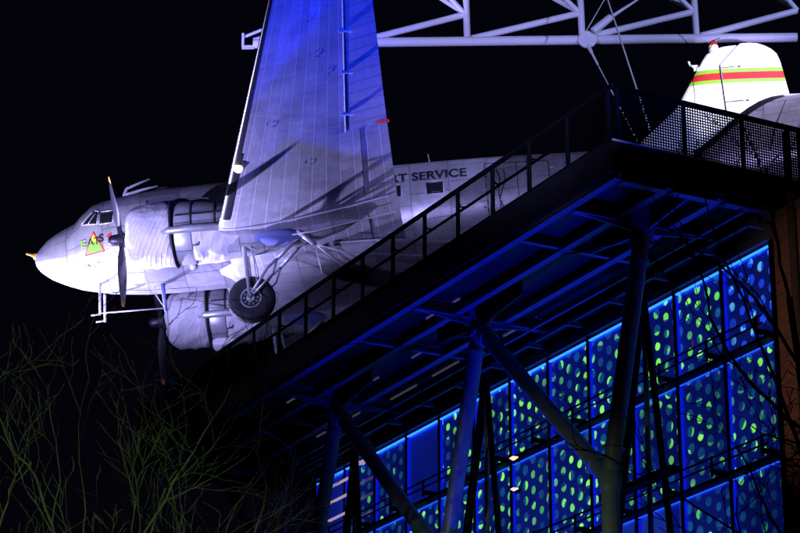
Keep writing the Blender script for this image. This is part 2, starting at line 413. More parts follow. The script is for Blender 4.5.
for i in range(9):                                             # small stencilled service marks
    x = 1.42 + i * .055 + rs.uniform(-.01, .01); z = -.80 + rs.uniform(-.02, .06); m.box((x, fus_y(x, z, .008), z), .018, .006, rs.uniform(.03, .10))
for i in range(26):
    x = rs.uniform(.9, 4.6); z = rs.uniform(-.95, .3); m.box((x, fus_y(x, z, .006), z), .03, .006, .018)
m.build('stencil_marks', M['ink'], plane)
# nose probe
m = MB().tube([(.12, 0, -.10), (-.02, 0, -.06)], [.10, .08], 10).tube([(-.02, 0, -.05), (-.14, 0, .0), (-.22, 0, .03)], [.05, .03, .025], 8)
m.build('nose_probe', M['yellow'], plane, True)
# loop antenna
m = MB().tube([(2.32, 0, 1.16), (2.30, 0, 1.36), (2.36, 0, 1.50), (2.55, 0, 1.58), (2.95, 0, 1.71)], [.05, .05, .045, .035, .025], 8)
m.tube([(2.30, 0, 1.33), (2.45, 0, 1.37), (2.75, 0, 1.44), (3.15, 0, 1.50)], [.05, .045, .035, .025], 8)
m.build('loop_antenna', M['truss'], plane, True)
MB().lathe([(-.02, .3), (.08, .26), (.14, .15), (.16, .02)], (3.3, 0, 1.26), 'z', 20).build('antenna_dome', M['nacelle'], plane, True)
MB().tube([(10.0, 0, 1.25), (9.97, 0, 1.62)], [.018, .008], 6).build('whip_antenna', M['steel'], plane)
# pitot masts under the nose
for sg in (-1, 1):
    y = .32 * sg
    p = MB().tube([(1.66, y, -1.0), (1.64, y, -1.86 - .04 * (sg < 0))], .035, 8).tube([(1.66, y, -1.84 - .06 * (sg < 0)), (1.42, y, -1.84 - .06 * (sg < 0))], [.026, .018], 8).build('pitot_mast', M['steel'], plane, True)
    MB().tube([(1.66, y, -1.62 - .25 * (sg < 0)), (3.22, y, -1.66 - .25 * (sg < 0))], .014, 6).build('mast_bar', M['steel'], p, True)
MB().tube([(2.95, -.2, -1.25), (3.02, -.2, -1.5), (3.12, -.2, -1.68), (3.22, -.2, -1.86)], .012, 6).build('aerial_lead', M['steel'], plane)
MB().tube([(3.20, -.3, -1.2), (3.26, -.3, -1.98)], [.06, .04], 8).build('aerial_mast', M['bluecloth'], plane, True)
MB().lathe([(-.10, .07), (0, .09), (.05, .05)], (4.05, -.75, -1.08), 'y', 16).build('drain_mast', M['truss'], plane, True)

# wings ------------------------------------------------------------------
def W(y):
    k = max(0, y - 3.7); le = 5.074 + k * .259; te = 9.28 + min(k, 3.95) * .019 + max(0, k - 3.95) * .03; zl = -1.35 + k * .0922; zt = -.95 + k * .0922
    if y > 13.6:
        q = (y - 13.6) / .9; q = min(1, q); s = math.sqrt(max(0, 1 - q * q)); mid = le + (te - le) * .55
        le = mid + (le - mid) * max(.03, s); te = mid + (te - mid) * max(.03, s)
    return le, te, zl, zt
def airf(y, c, up, off=0):
    le, te, zl, zt = W(y); ch = te - le
    t = .155 - .05 * max(0, y - 3.7) / 10; T = W(min(y, 13.6)); tc = (T[1] - T[0]) * t * (1 if y <= 13.6 else max(.05, ch / (T[1] - T[0])))
    yt = 5 * tc * (.2969 * math.sqrt(c) - .126 * c - .3516 * c * c + .2843 * c ** 3 - .1030 * c ** 4)
    z = zl + (zt - zl) * c + (yt * 1.3 if up else -yt * .5) + (off if up else -off)
    return Vector((le + ch * c - (off if c < .02 else 0), 0, z))
CH = [0, .004, .015, .035, .07, .12, .19, .28, .38, .48, .58, .66, .72, .80, .88, .94, 1.]
def wing_ring(y, cmax=1., cmin=0.):
    cs = [c for c in CH if cmin < c < cmax]
    cs = [cmin] + cs + [cmax]
    # keep a constant count: resample
    n = 18; L = []
    for i in range(n):
        k = i / (n - 1); k = cmin + (cmax - cmin) * (k ** (1.7 if cmin == 0 else 1.)); L.append(k)
    pts = [airf(y, c, True) for c in reversed(L)] + [airf(y, c, False) for c in L[1:]]
    uv = [(6 + c * 4.3, y) for c in reversed(L)] + [(c * 4.3, y) for c in L[1:]]
    return pts, uv
YH0, YH1 = 7.12, 13.55
def make_wing(sg, ref=None):
    secs = [.6, 1.5, 3, 3.7, 5.2, 6.4, YH0 - .01]; lim = [1.] * 7
    a = [YH0, 8, 9.2, 10.5, 12, 13, YH1]; secs += a; lim += [.72] * len(a)
    b = [YH1 + .01, 13.8, 14.0, 14.2, 14.35, 14.45, 14.5]; secs += b; lim += [1.] * len(b)
    rr, uu = [], []
    for y, l in zip(secs, lim):
        p, uv = wing_ring(y, l); rr.append([Vector((q.x, sg * y, q.z)) for q in p]); uu.append(uv)
    w = MB().rings(rr, uu).build('wing', M['wingskin'], plane, 35)
    # aileron
    rr, uu = [], []
    for y in (YH0 + .02, 8.5, 10, 11.5, 13, YH1 - .02):
        p, uv = wing_ring(y, 1., .732); rr.append([Vector((q.x, sg * y, q.z)) for q in p]); uu.append(uv)
    al = MB().rings(rr, uu).build('aileron', M['aileron'], w, 35)
    for y in (7.9, 9.6, 11.2, 12.9):
        q = airf(y, .735, False); MB().box((q.x, sg * y, q.z - .02), .22, .035, .05).box((q.x + .12, sg * y, q.z - .03), .09, .09, .05).build('aileron_hinge', M['frame'], w)
    m = MB().tube([Vector((airf(y, .726, False).x, sg * y, airf(y, .726, False).z + .005)) for y in (YH0, 9, 11, YH1)], .016, 6)
    m.build('hinge_line', M['truss'], w)
    tb = MB(); q = airf(YH0 + .1, .95, False)
    tb.box((q.x + .05, sg * (YH0 + .05), q.z - .005), .34, .11, .03); tb.build('red_tab', M['red'], w)
    # rubber boot on the leading edge
    rr = []
    for y, q_ in ((4.2, 1.), (5.2, 1.), (6.4, 1.), (YH0 - .01, 1.), (YH0, .72), (8, .72), (9.2, .72), (10.5, .72), (12, .72), (13, .72), (13.5, .72)):
        L = [q_ * (i / 17) ** 1.7 for i in (5, 4, 3, 2, 1)] + [0]
        p = [airf(y, c, True, .012) for c in L] + [airf(y, c, False, .012) for c in reversed(L[2:-1])]
        rr.append([Vector((q.x, sg * y, q.z)) for q in p])
    b = MB().rings(rr, None, False, False).build('deicing_boot', M['boot'], w, True)
    # lower-surface access hatches and the flap hinge line
    for y, c in ((6.2, .5), (8.2, .22), (9.8, .6), (10.6, .5), (12.0, .4)):
        q = airf(y, c, False); s = .11; m = MB()
        for dx, dy, lx, ly in ((s, 0, .012, .2), (-s, 0, .012, .2), (0, .1, .22, .012), (0, -.1, .22, .012)):
            m.box((q.x + dx, sg * (y + dy), airf(y + dy, min(1, c + dx / 3.5), False).z + .0015), lx * .6, ly * .8, .006)
        m.build('access_hatch', M['ink'], w)
    m = MB().tube([Vector((airf(y, .82, False).x, sg * y, airf(y, .82, False).z - .003)) for y in (1.3, 2.5, 4.25, 5.7, 7.1)], .012, 6)
    for y in (1.5, 3.3, 4.4, 5.6): m.tube([Vector((airf(y, c, False).x, sg * y, airf(y, c, False).z - .002)) for c in (.82, .9, .96)], .008, 6)
    m.build('flap_seam', M['ink'], w)
    MB().tube([Vector((airf(3.74, c, False).x, sg * 3.74, airf(3.74, c, False).z - .008)) for c in (.004, .03, .1, .2, .35, .5, .65, .8, .95)], .022, 6).build('joint_strip', M['truss'], w, True)
    # landing lamp in the leading edge, its reflected light painted as glow
    q = airf(6.5, .03, False); 
    lf = MB().lathe([(-.17, .03), (-.14, .09), (0, .125), (.14, .09), (.17, .03)], (q.x + .03, sg * 6.5, q.z + .03), 'y', 18).build('landing_light', M['lamp'], w, True)
    return w
wl = make_wing(-1); wr = make_wing(1)
# belly fairing between the wings
rr = []; uu = []
for x, s in ((4.7, .02), (5.3, .6), (6.2, .95), (7.5, 1.), (8.6, .9), (9.6, .65), (10.6, .3), (11.2, .02)):
    L = []; V = []
    for k in range(25):
        y = -1.9 + 3.8 * k / 24; z = -1.24 - .26 * s * max(0, 1 - (abs(y) / 1.95) ** 3); L.append(Vector((x, y * (.4 + .6 * s), z))); V.append((x, y))
    rr.append(L); uu.append(V)
o = MB().rings(rr, uu, False, False).build('belly_fairing', M['skin'], plane, True)
o.modifiers.new('s', 'SOLIDIFY').thickness = .03

# engines ------------------------------------------------------------------
def fold(x, th, amp):
    p = th * 3.2 + x * 5.0
    return amp * (math.sin(p * 2.1 + 2 * noise.noise(Vector((x * 1.7, th * 1.1, 2)))) ** 3 * .6 + noise.noise(Vector((x * 4, th * 2.2, 5))) + .5 * noise.noise(Vector((x * 9, th * 6, 1))))
def make_engine(sg):
    y0 = sg * 2.82; zc = -1.03 - (.05 if sg > 0 else 0)
    # nacelle: metal body behind the shroud, running out under the wing
    prof = [(3.92, .70, 0), (3.98, .745, 0), (4.35, .75, 0), (4.8, .72, -.01), (5.2, .67, -.05), (5.7, .56, -.14), (6.4, .46, -.20), (7.2, .36, -.18), (7.9, .22, -.10), (8.5, .04, .02)]
    rr = []; uu = []; n = 40
    for x, r, dz in prof:
        rr.append([Vector((x, y0 + r * math.cos(2 * math.pi * k / n), zc + dz + r * math.sin(2 * math.pi * k / n))) for k in range(n)])
        uu.append([(x, .75 * 2 * math.pi * k / n) for k in range(n)])
    nac = MB().rings(rr, uu).build('engine_nacelle', M['nacelle'], plane, 40)
    # canvas shroud over cowling
    rr = []; n = 96
    P = [(2.84, .10), (2.80, .30), (2.82, .46), (2.88, .60), (2.97, .69), (3.08, .745), (3.2, .765), (3.33, .775), (3.46, .785), (3.6, .785), (3.72, .78), (3.82, .79), (3.9, .77), (3.95, .745), (3.97, .72)]
    for x, r in P:
        L = []
        for k in range(n):
            th = 2 * math.pi * k / n; a = .028 * min(1, (r / .7) ** 2); q = r + fold(x, th, a) - .02
            L.append(Vector((x + .02 * math.sin(th * 5 + sg), y0 + q * math.cos(th), zc + q * math.sin(th))))
        rr.append(L)
    MB().rings(rr).build('engine_shroud', M['pleat'] if sg < 0 else M['crease'], nac, True)
    ring = MB().lathe([(-.03, .80), (0, .815), (.03, .80)], (3.93, y0, zc), 'x', 40).build('shroud_strap', M['black'], nac, True)
    # lower canvas wrap behind the cowling
    rr = []
    for i in range(22):
        x = 4.42 + i * .055; L = []
        for k in range(40):
            th = math.pi * (1.04 + .92 * k / 39); r = (.77 if x < 5 else .77 - (x - 5) * .22) + fold(x * 1.3, th * 1.4, .022) + .01
            L.append(Vector((x, y0 + r * math.cos(th), zc - .03 + r * math.sin(th) * .93)))
        rr.append(L)
    o = MB().rings(rr, None, False, False).build('canvas_wrap', M['crease'], nac, True); o.modifiers.new('s', 'SOLIDIFY').thickness = .015
    # dark gap, exhaust pipe, cowl gill
    MB().tube([(3.72, y0 - .70, zc - .22), (3.9, y0 - .74, zc - .20), (4.3, y0 - .77, zc - .20), (5.9, y0 - .74, zc - .24)], [.05, .09, .10, .09], 12).build('exhaust_pipe', M['steel'], nac, True)
    MB().tube([(5.85, y0 - .743, zc - .24), (5.93, y0 - .738, zc - .24)], .075, 12).build('exhaust_mouth', M['ink'], nac)
    m = MB()
    for x in (4.42, 4.98): m.lathe([(-.012, .757 if x < 4.5 else .705), (.012, .757 if x < 4.5 else .705)], (x, y0, zc - (.02 if x > 4.5 else 0)), 'x', 40)
    m.build('panel_joint', M['ink'], nac, True)
    m = MB().box((4.7, y0 - .735, zc + .17), 1.3, .03, .035).box((4.15, y0 - .745, zc - .17), .5, .03, .03)
    m.build('side_trim', M['ink'], nac)
    # air scoop / oil cooler lip beneath
    if sg > 0:
        rr = [[Vector((x, y0 + a * w, z)) for a, z in ((-.5, zt), (.5, zt), (.42, zm), (.2, zb), (-.2, zb), (-.42, zm))] for x, w, zt, zm, zb in ((3.98, .5, zc - .6, zc - .8, zc - .86), (4.12, .6, zc - .6, zc - .86, zc - .95), (4.4, .56, zc - .6, zc - .82, zc - .9), (4.75, .44, zc - .6, zc - .72, zc - .76))]
        MB().rings(rr).build('oil_cooler_duct', M['tarp'], nac, 40)
    rr = [[Vector((x + k * .10, y0 + math.cos(R(a)) * (.745 + o), zc + math.sin(R(a)) * (.745 + o))) for x, k, a in ((4.44, 0, 200), (4.72, 0, 203), (4.56, 0, 226), (4.42, 0, 226))] for o in (-.05, .035)]
    MB().rings(rr).build('cooling_gap', M['ink'], nac)
    rr = [[Vector((x, y0 + a * w, z)) for a, z in ((-.5, zt), (.5, zt), (.45, zb), (-.45, zb))] for x, w, zt, zb in ((3.3, .34, zc + .86, zc + .72), (3.7, .4, zc + .92, zc + .72), (4.8, .34, zc + .78, zc + .66))]
    MB().rings(rr).build('air_scoop', M['nacelle'], nac)
    # wheel-well canvas
    rr = []
    for i in range(15):
        q = i / 14; x = 5.62 + q * 1.42; s = math.sin(math.pi * min(.98, max(.02, q))) ** .5; L = []
        for k in range(20):
            th = 2 * math.pi * k / 20; a = 1 + .03 * math.sin(q * 40) * (math.sin(th) < 0); L.append(Vector((x, y0 - .1 + .50 * s * math.cos(th), -1.47 + .19 * s * math.sin(th) * a)))
        rr.append(L)
    MB().rings(rr).build('wheel_well_cover', M['bluecloth'], nac, True)
    return nac, y0, zc
def make_prop(sg, y0, zc):
    pr = MB().lathe([(-.32, .02), (-.30, .09), (-.22, .13), (-.08, .14), (-.06, .20), (.06, .20), (.10, .14)], (2.66, y0, zc), 'x', 20).build('propeller', M['blade'], plane, 35)
    for k, a in enumerate((145, 265, 25)):
        m = MB(); tip = MB(); th = R(a); d = Vector((0, math.cos(th), math.sin(th))); tn = Vector((0, -math.sin(th), math.cos(th)))
        rr = []; rt = []
        for q, w, tk, tw in ((.12, .05, .05, 60), (.3, .07, .045, 55), (.5, .12, .035, 46), (.8, .15, .026, 36), (1.1, .155, .02, 30), (1.4, .13, .015, 25), (1.62, .095, .011, 22), (1.70, .07, .009, 22), (1.76, .02, .006, 22)):
            c = Vector((2.66, y0, zc)) + d * q; ca, sa = math.cos(R(tw)), math.sin(R(tw))
            wv = tn * ca + Vector((1, 0, 0)) * sa; nv = Vector((1, 0, 0)) * ca - tn * sa
            ring = [c + wv * (w * math.cos(t)) + nv * (tk * math.sin(t)) for t in [2 * math.pi * i / 12 for i in range(12)]]
            if q <= 1.62: rr.append(ring)
            if q >= 1.62: rt.append(ring)
        b = MB().rings(rr).build('blade', M['blade'], pr, 40)
        MB().rings(rt).build('blade_tip', M['yellow'] if a == 145 else M['rust'], pr, 40)
    return pr
def make_gear(sg, y0):
    ge = MB()
    for dy in (-.27, .27): ge.tube([(5.56, y0 + dy, -1.3), (5.62, y0 + dy, -2.35)], .055, 10).tube([(5.62, y0 + dy, -2.3), (5.64, y0 + dy, -2.86)], .038, 10)
    ge.tube([(5.64, y0 - .30, -2.85), (5.64, y0 + .30, -2.85)], .05, 10).tube([(5.59, y0 - .27, -1.95), (5.59, y0 + .27, -1.95)], .03, 8)
    g = ge.build('landing_gear', M['steel'], plane, 40)
    m = MB()
    for dy in (-.30, .30):
        m.tube([(6.95, y0 + dy * .8, -1.42), (6.35, y0 + dy, -2.02)], .05, 8)
        m.tube([(6.35, y0 + dy, -2.02), (6.12, y0 + dy, -2.2), (5.70, y0 + dy, -2.80)], .035, 8); m.tube([(6.35, y0 + dy, -2.02), (6.22, y0 + dy, -2.38), (5.74, y0 + dy, -2.84)], .028, 8)
        m.tube([(5.70, y0 + dy, -1.45), (5.80, y0 + dy, -2.0), (5.84, y0 + dy, -2.6)], .016, 6)
    m.build('drag_brace', M['steel'], g, True)
    prof = []
    for i in range(19):
        a = -math.pi / 2 + math.pi * i / 18; prof.append((.19 * math.sin(a), .36 + .21 * math.cos(a) ** .8 if abs(math.cos(a)) > 1e-6 else .36))
    prof = [(-.15, .24)] + prof + [(.15, .24)]
    m = MB().lathe(prof, (5.66, y0, -2.87), 'y', 48)
    for k in range(60):                                        # moulded tread ribs on the shoulder
        a = 2 * math.pi * k / 60
        for s in (-1, 1):
            c = Vector((5.66 + 0.478 * math.cos(a), y0 + s * .138, -2.87 + 0.478 * math.sin(a)))
            m.box(c, .13, .05, .010, (Vector((math.cos(a), 0, math.sin(a))), Vector((0, 1, 0)), Vector((-math.sin(a), 0, math.cos(a)))))
    m.build('tyre', M['black'], g, 50)
    m = MB().lathe([(-.175, .03), (-.185, .09), (-.15, .11), (-.145, .21), (-.165, .245), (-.13, .26), (.13, .26), (.165, .245), (.145, .21), (.15, .11), (.185, .09), (.175, .03)], (5.66, y0, -2.87), 'y', 32)
    for k in range(10):
        a = 2 * math.pi * k / 10; m.lathe([(-.17, .018), (-.14, .018)], (5.66 + .16 * math.cos(a), y0, -2.87 + .16 * math.sin(a)), 'y', 8)
    m.build('rim', M['rim'], g, 35)
for sg in (-1, 1):
    nac, y0, zc = make_engine(sg); make_prop(sg, y0, zc); make_gear(sg, y0)
# thin lines and rods slung under the wing
m = MB().tube([(5.9, -3.2, -1.55), (7.3, -3.3, -1.50), (9.2, -3.5, -1.30)], .020, 6).tube([(6.85, -3.2, -1.42), (7.25, -3.1, -1.75)], .05, 8).tube([(7.25, -3.1, -1.75), (8.0, -2.6, -1.85), (10.2, -1.9, -1.9)], .014, 6)
m.tube([(7.25, -3.1, -1.75), (7.35, -2.9, -2.4)], .01, 6).tube([(7.25, -3.1, -1.75), (7.8, -2.5, -2.1)], .01, 6)
m.build('tie_cable', M['cable'], plane, True)
# tail --------------------------------------------------------------------
FZ = [(.9, 14.8, 19.38), (1.54, 15.46, 19.25), (2.19, 16.26, 19.08), (2.9, 16.72, 19.0), (3.2, 16.91, 18.96), (3.4, 17.04, 18.90), (3.55, 17.15, 18.78), (3.66, 17.30, 18.62), (3.74, 17.6, 18.45), (3.78, 17.95, 18.22)]
def finx(z):
    z = max(.9, min(3.78, z))
    for a, b in zip(FZ, FZ[1:]):
        if a[0] <= z <= b[0]:
            k = (z - a[0]) / (b[0] - a[0]); return a[1] + (b[1] - a[1]) * k, a[2] + (b[2] - a[2]) * k
def fin_half(x, z):
    le, te = finx(z); c = min(1, max(0, (x - le) / (te - le))); ch = te - le
    return max(.006, 5 * .10 * ch * (.2969 * math.sqrt(c) - .126 * c - .3516 * c * c + .2843 * c ** 3 - .1015 * c ** 4))
def hinge(z): return 17.42 + max(0, z - 3.2) * 1.0
def fin_slab(name, x0f, x1f, zs, mat, parent, off=0, n=12):
    rr = []
    for z in zs:
        a, b = x0f(z), max(x0f(z) + .01, x1f(z)); P = [a + (b - a) * (i / n) ** 1.4 for i in range(n + 1)]
        rr.append([Vector((x, -fin_half(x, z) - off, z)) for x in P] + [Vector((x, fin_half(x, z) + off, z)) for x in reversed(P)])
    return MB().rings(rr).build(name, mat, parent, 35)
Z1 = [.9, 1.2, 1.54, 1.9, 2.19, 2.55, 2.9, 3.2, 3.4, 3.55, 3.66, 3.72]
fin = fin_slab('tail_fin', lambda z: finx(z)[0], hinge, Z1, M['white'], plane)
Z2 = [.75 + .15, 1.3, 1.8, 2.19, 2.55, 2.9, 3.2, 3.4, 3.55, 3.66, 3.74, 3.775]
rud = fin_slab('rudder', lambda z: hinge(z) + .045, lambda z: finx(z)[1], Z2, M['white'], plane)
def band(z0, z1, dz0, dz1, mat, p, x0f, x1f):
    # stripe: slightly climbing towards the trailing edge
    vs = []; fs = []; n = 12
    for s in (-1, 1):
        o = len(vs)
        for i in range(n + 1):
            for j, (zb) in enumerate((z0, z1)):
                xm0, xm1 = x0f(zb), x1f(zb); x = xm0 + (xm1 - xm0) * i / n; z = zb + (x - 17) * dz0
                xm0, xm1 = x0f(z), x1f(z); x = xm0 + (xm1 - xm0) * i / n
                vs.append((x, s * (fin_half(x, z) + .006), z))
        for i in range(n): fs.append((o + i * 2, o + i * 2 + 2, o + i * 2 + 3, o + i * 2 + 1))
    MB().add(vs, fs).build('stripe', mat, p, True)
fl = lambda z: finx(z)[0] + .004; fh = lambda z: hinge(z); rl = lambda z: hinge(z) + .05; rt_ = lambda z: finx(z)[1]
k = -.045
for z0, z1, mf, mr in ((2.70, 2.80, 'green', 'pgreen'), (2.80, 2.99, 'red', 'red'), (2.99, 3.10, 'green', 'pgreen')):
    band(z0, z1, k, 0, M[mf], fin, fl, fh); band(z0, z1, k, 0, M[mr], rud, rl, rt_)
b = MB().lathe([(0, .13), (.22, .125), (.24, .10)], (17.36, 0, 3.55), 'z', 20).build('beacon_base', M['white'], fin, 35)
MB().lathe([(0, .115), (.06, .115), (.10, .08), (.115, .02)], (17.36, 0, 3.80), 'z', 20).build('beacon_lens', M['red'], b, 35)
m = MB().box((16.86, 0, 3.22), .12, .05, .16).tube([(16.86, 0, 3.22), (16.72, 0, 3.32), (16.70, 0, 3.42)], .03, 6); m.build('fin_fitting', M['white'], fin)
m = MB()
for z, L in ((3.10, .36), (2.15, .45)):
    m.tube([(17.46, -fin_half(17.5, z) - .012, z), (17.46 + L, -fin_half(17.5 + L, z) - .012, z + .01)], .012, 6); m.box((17.46 + L + .1, -fin_half(17.6 + L, z) - .012, z), .07, .03, .03)
m.build('rudder_hinge_rod', M['ink'], rud)
# stabilisers
SO = [(.15, 16.15, 19.1), (.5, 16.55, 19.15), (1.2, 16.95, 19.35), (1.8, 17.22, 19.5), (2.3, 17.46, 19.55), (2.7, 17.70, 19.5), (3.0, 17.93, 19.38), (3.2, 18.2, 19.2), (3.27, 18.5, 18.95)]
for sg in (-1, 1):
    rr = []; uu = []; rb = []
    for y, le, te in SO:
        ch = te - le; n = 14; P = [(i / n) ** 1.6 for i in range(n + 1)]
        f = lambda c: max(.004, 5 * .085 * min(ch, 2.2) * (.2969 * math.sqrt(c) - .126 * c - .3516 * c * c + .2843 * c ** 3 - .1015 * c ** 4))
        rr.append([Vector((le + ch * c, sg * y, .75 + f(c))) for c in reversed(P)] + [Vector((le + ch * c, sg * y, .75 - f(c))) for c in P[1:]])
        uu.append([(le + ch * c + 5, y) for c in reversed(P)] + [(le + ch * c, y) for c in P[1:]])
        rb.append([Vector((le + (.14 if q < 0 else .02) * abs(q) ** 2 * min(1, ch) - .006, sg * y, .75 + q * .0 + math.copysign(f(min(.2, (.14 if q < 0 else .05) * abs(q) ** 2 * min(1, ch) / ch)) + .006, q))) for q in (-1, -.7, -.4, -.15, .15, .5, 1)])
    st = MB().rings(rr, uu).build('stabiliser', M['skin'], plane, 35)
    MB().rings(rb, None, False, False).build('deicing_boot', M['boot'], st, True)
    m = MB().tube([(18.35, sg * .4, .75 - .12), (18.4, sg * 1.8, .75 - .10), (18.55, sg * 3.1, .75 - .045)], .015, 6).build('elevator_gap', M['ink'], st)

# ================================================================== building frame: u along facade (away, left), n inward, z up
du = Vector((-.4726, .8813, 0)); dn = Vector((.8813, .4726, 0)); dz = Vector((0, 0, 1))
def P(u, n, z): return du * u + dn * n + dz * z
AX = (du, dn, dz)
bld = empty('museum_building', P(40, 24, 0), 'dark museum building with blue lit dotted glass facade beneath an overhanging steel terrace', 'building')
BI = Matrix.Translation(-P(40, 24, 0))
class WB(MB):
    def bu(s, u0, u1, n0, n1, z0, z1): return s.box(P((u0 + u1) / 2, (n0 + n1) / 2, (z0 + z1) / 2), abs(u1 - u0), abs(n1 - n0), abs(z1 - z0), AX)
def child(mb, name, mat, parent, origin, smooth=False):
    """vertices are given in world space; parent empty sits at origin"""
    o = Vector(origin); mb.v = [tuple(Vector(p) - o) for p in mb.v]
    return mb.build(name, mat, parent, smooth)
B0 = P(40, 24, 0)
bc = lambda mb, name, mat, parent=bld, smooth=False: child(mb, name, mat, parent, B0, smooth)
UE, UW = 31.0, 51.5
# body behind the glass, terrace slab, soffit
bc(WB().bu(31.3, 48.7, 24.1, 40, 0, 17.15), 'building_body', M['concrete'])
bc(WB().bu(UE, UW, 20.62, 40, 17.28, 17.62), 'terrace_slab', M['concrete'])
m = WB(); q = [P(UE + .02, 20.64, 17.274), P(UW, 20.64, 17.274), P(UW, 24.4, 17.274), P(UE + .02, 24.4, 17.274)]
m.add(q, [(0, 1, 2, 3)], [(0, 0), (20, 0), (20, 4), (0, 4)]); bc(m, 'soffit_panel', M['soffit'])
m = WB(); 
def wallq(m, u0, u1, n0, n1, z0, z1, th=.03):
    L = (du * (u1 - u0) + dn * (n1 - n0)); l = L.length
    q = [P(u0, n0, z0), P(u1, n1, z0), P(u1, n1, z1), P(u0, n0, z1)]
    m.add(q, [(0, 1, 2, 3)], [(0, 0), (l, 0), (l, z1 - z0), (0, z1 - z0)])
wallq(m, UE, UW, 20.60, 20.60, 17.12, 17.70); o = bc(m, 'long_fascia', M['fascia']); o.modifiers.new('s', 'SOLIDIFY').thickness = .02
m = WB(); wallq(m, UE - .01, UE - .01, 20.60, 25.2, 17.12, 17.66); o = bc(m, 'end_fascia', M['fascia']); o.modifiers.new('s', 'SOLIDIFY').thickness = .02
m = WB(); wallq(m, UW + .01, UW + .01, 20.60, 28, 17.12, 17.70); o = bc(m, 'end_fascia', M['fascia']); o.modifiers.new('s', 'SOLIDIFY').thickness = .02
bc(WB().bu(UE - .03, UW, 20.57, 20.60, 17.70, 17.73), 'edge_capping', M['dsteel']); bc(WB().bu(UE - .04, UE - .01, 20.57, 25.2, 17.66, 17.69), 'edge_capping', M['truss'])
def ibeam(u0, n0, u1, n1, zb, h, w, name='soffit_beam'):
    a, b = P(u0, n0, 0), P(u1, n1, 0); d = (b - a).normalized(); s = Vector((-d.y, d.x, 0)); c = (a + b) / 2; l = (b - a).length; A = (d, s, dz); m = WB()
    m.box(c + dz * (zb + .012), l, w, .024, A); m.box(c + dz * (zb + h / 2 + .012), l, .02, h - .03, A); m.box(c + dz * (zb + h - .012 - .006), l, w, .012, A)
    return bc(m, name, M['beam'])
for n_, zb in ((20.72, 17.03), (21.72, 17.05), (22.78, 17.05)): ibeam(UE + .05, n_, UW, n_, zb, .22, .15)
for u_ in (34.4, 40.6, 46.2):
    for a, b in ((20.80, 21.64), (21.80, 22.70), (22.86, 23.6)): ibeam(u_, a, u_, b, 17.09, .17, .10, 'cross_rib')
HEADS = [32.6, 38.2, 44.2, 50.0]
for u_ in [UE + .12] + HEADS:
    for a, b in ((20.80, 21.64), (21.80, 22.70), (22.86, 24.0)): ibeam(u_, a, u_, b, 17.0, .26, .17, 'cross_beam')
# tapered haunch plates around the column heads
for u_ in HEADS:
    m = WB()
    for s in (-1, 1):
        for L in ([(u_ + s * .05, 22.2, 16.86), (u_ + s * 1.6, 22.2, 17.04), (u_ + s * 1.6, 22.2, 17.26), (u_ + s * .05, 22.2, 17.26)],
                  [(u_, 22.2 + s * .1, 16.86), (u_, 22.2 + s * 1.2, 17.0), (u_, 22.2 + s * 1.2, 17.26), (u_, 22.2 + s * .1, 17.26)]):
            vs = [P(*q) for q in L]; d = du if L[0][0] == u_ and L[1][0] == u_ else dn
            vs = [v - d * .02 for v in vs] + [v + d * .02 for v in vs]
            m.add(vs, [(0, 1, 2, 3), (7, 6, 5, 4), (0, 4, 5, 1), (1, 5, 6, 2), (2, 6, 7, 3), (3, 7, 4, 0)])
    m.tube([P(u_, 22.2, 16.80), P(u_, 22.2, 17.26)], [.17, .36], 20)
    bc(m, 'head_haunch', M['beam'], smooth=30)
# diagonal wind bracing under the slab
for a, b in ((34.5, 32.7), (40.6, 38.4), (46.2, 44.4)): bc(WB().tube([P(a, 21.75, 17.02), P(b, 22.7, 16.98)], .018, 6), 'wind_brace', M['beam'])
# glowing strips added to paint streaks of light on the soffit
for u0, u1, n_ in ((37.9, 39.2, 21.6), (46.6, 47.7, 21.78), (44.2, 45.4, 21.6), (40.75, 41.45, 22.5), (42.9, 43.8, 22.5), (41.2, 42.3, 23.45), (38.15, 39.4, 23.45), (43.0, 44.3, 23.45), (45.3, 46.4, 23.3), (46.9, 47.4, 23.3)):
    b = bc(WB().bu(u0, u1, n_ - .016, n_ + .016, 17.245, 17.270), 'glow_streak', M['soffit_streak'])
# header and gutter tubes above the glass
bc(WB().bu(31.2, 48.6, 23.86, 24.08, 16.62, 16.80), 'facade_header', M['beam'])
for n0, n1, z0, z1 in ((23.55, 23.62, 16.86, 16.93), (23.3, 23.36, 16.98, 17.05), (23.80, 23.9, 16.95, 17.02)): bc(WB().bu(31.2, 48.6, n0, n1, z0, z1), 'service_pipe', M['beam'])
for k in range(13): bc(WB().box(P(31.27 + 1.45 * k, 23.72, 16.83), .06, .5, .10, AX), 'header_bracket', M['beam'])
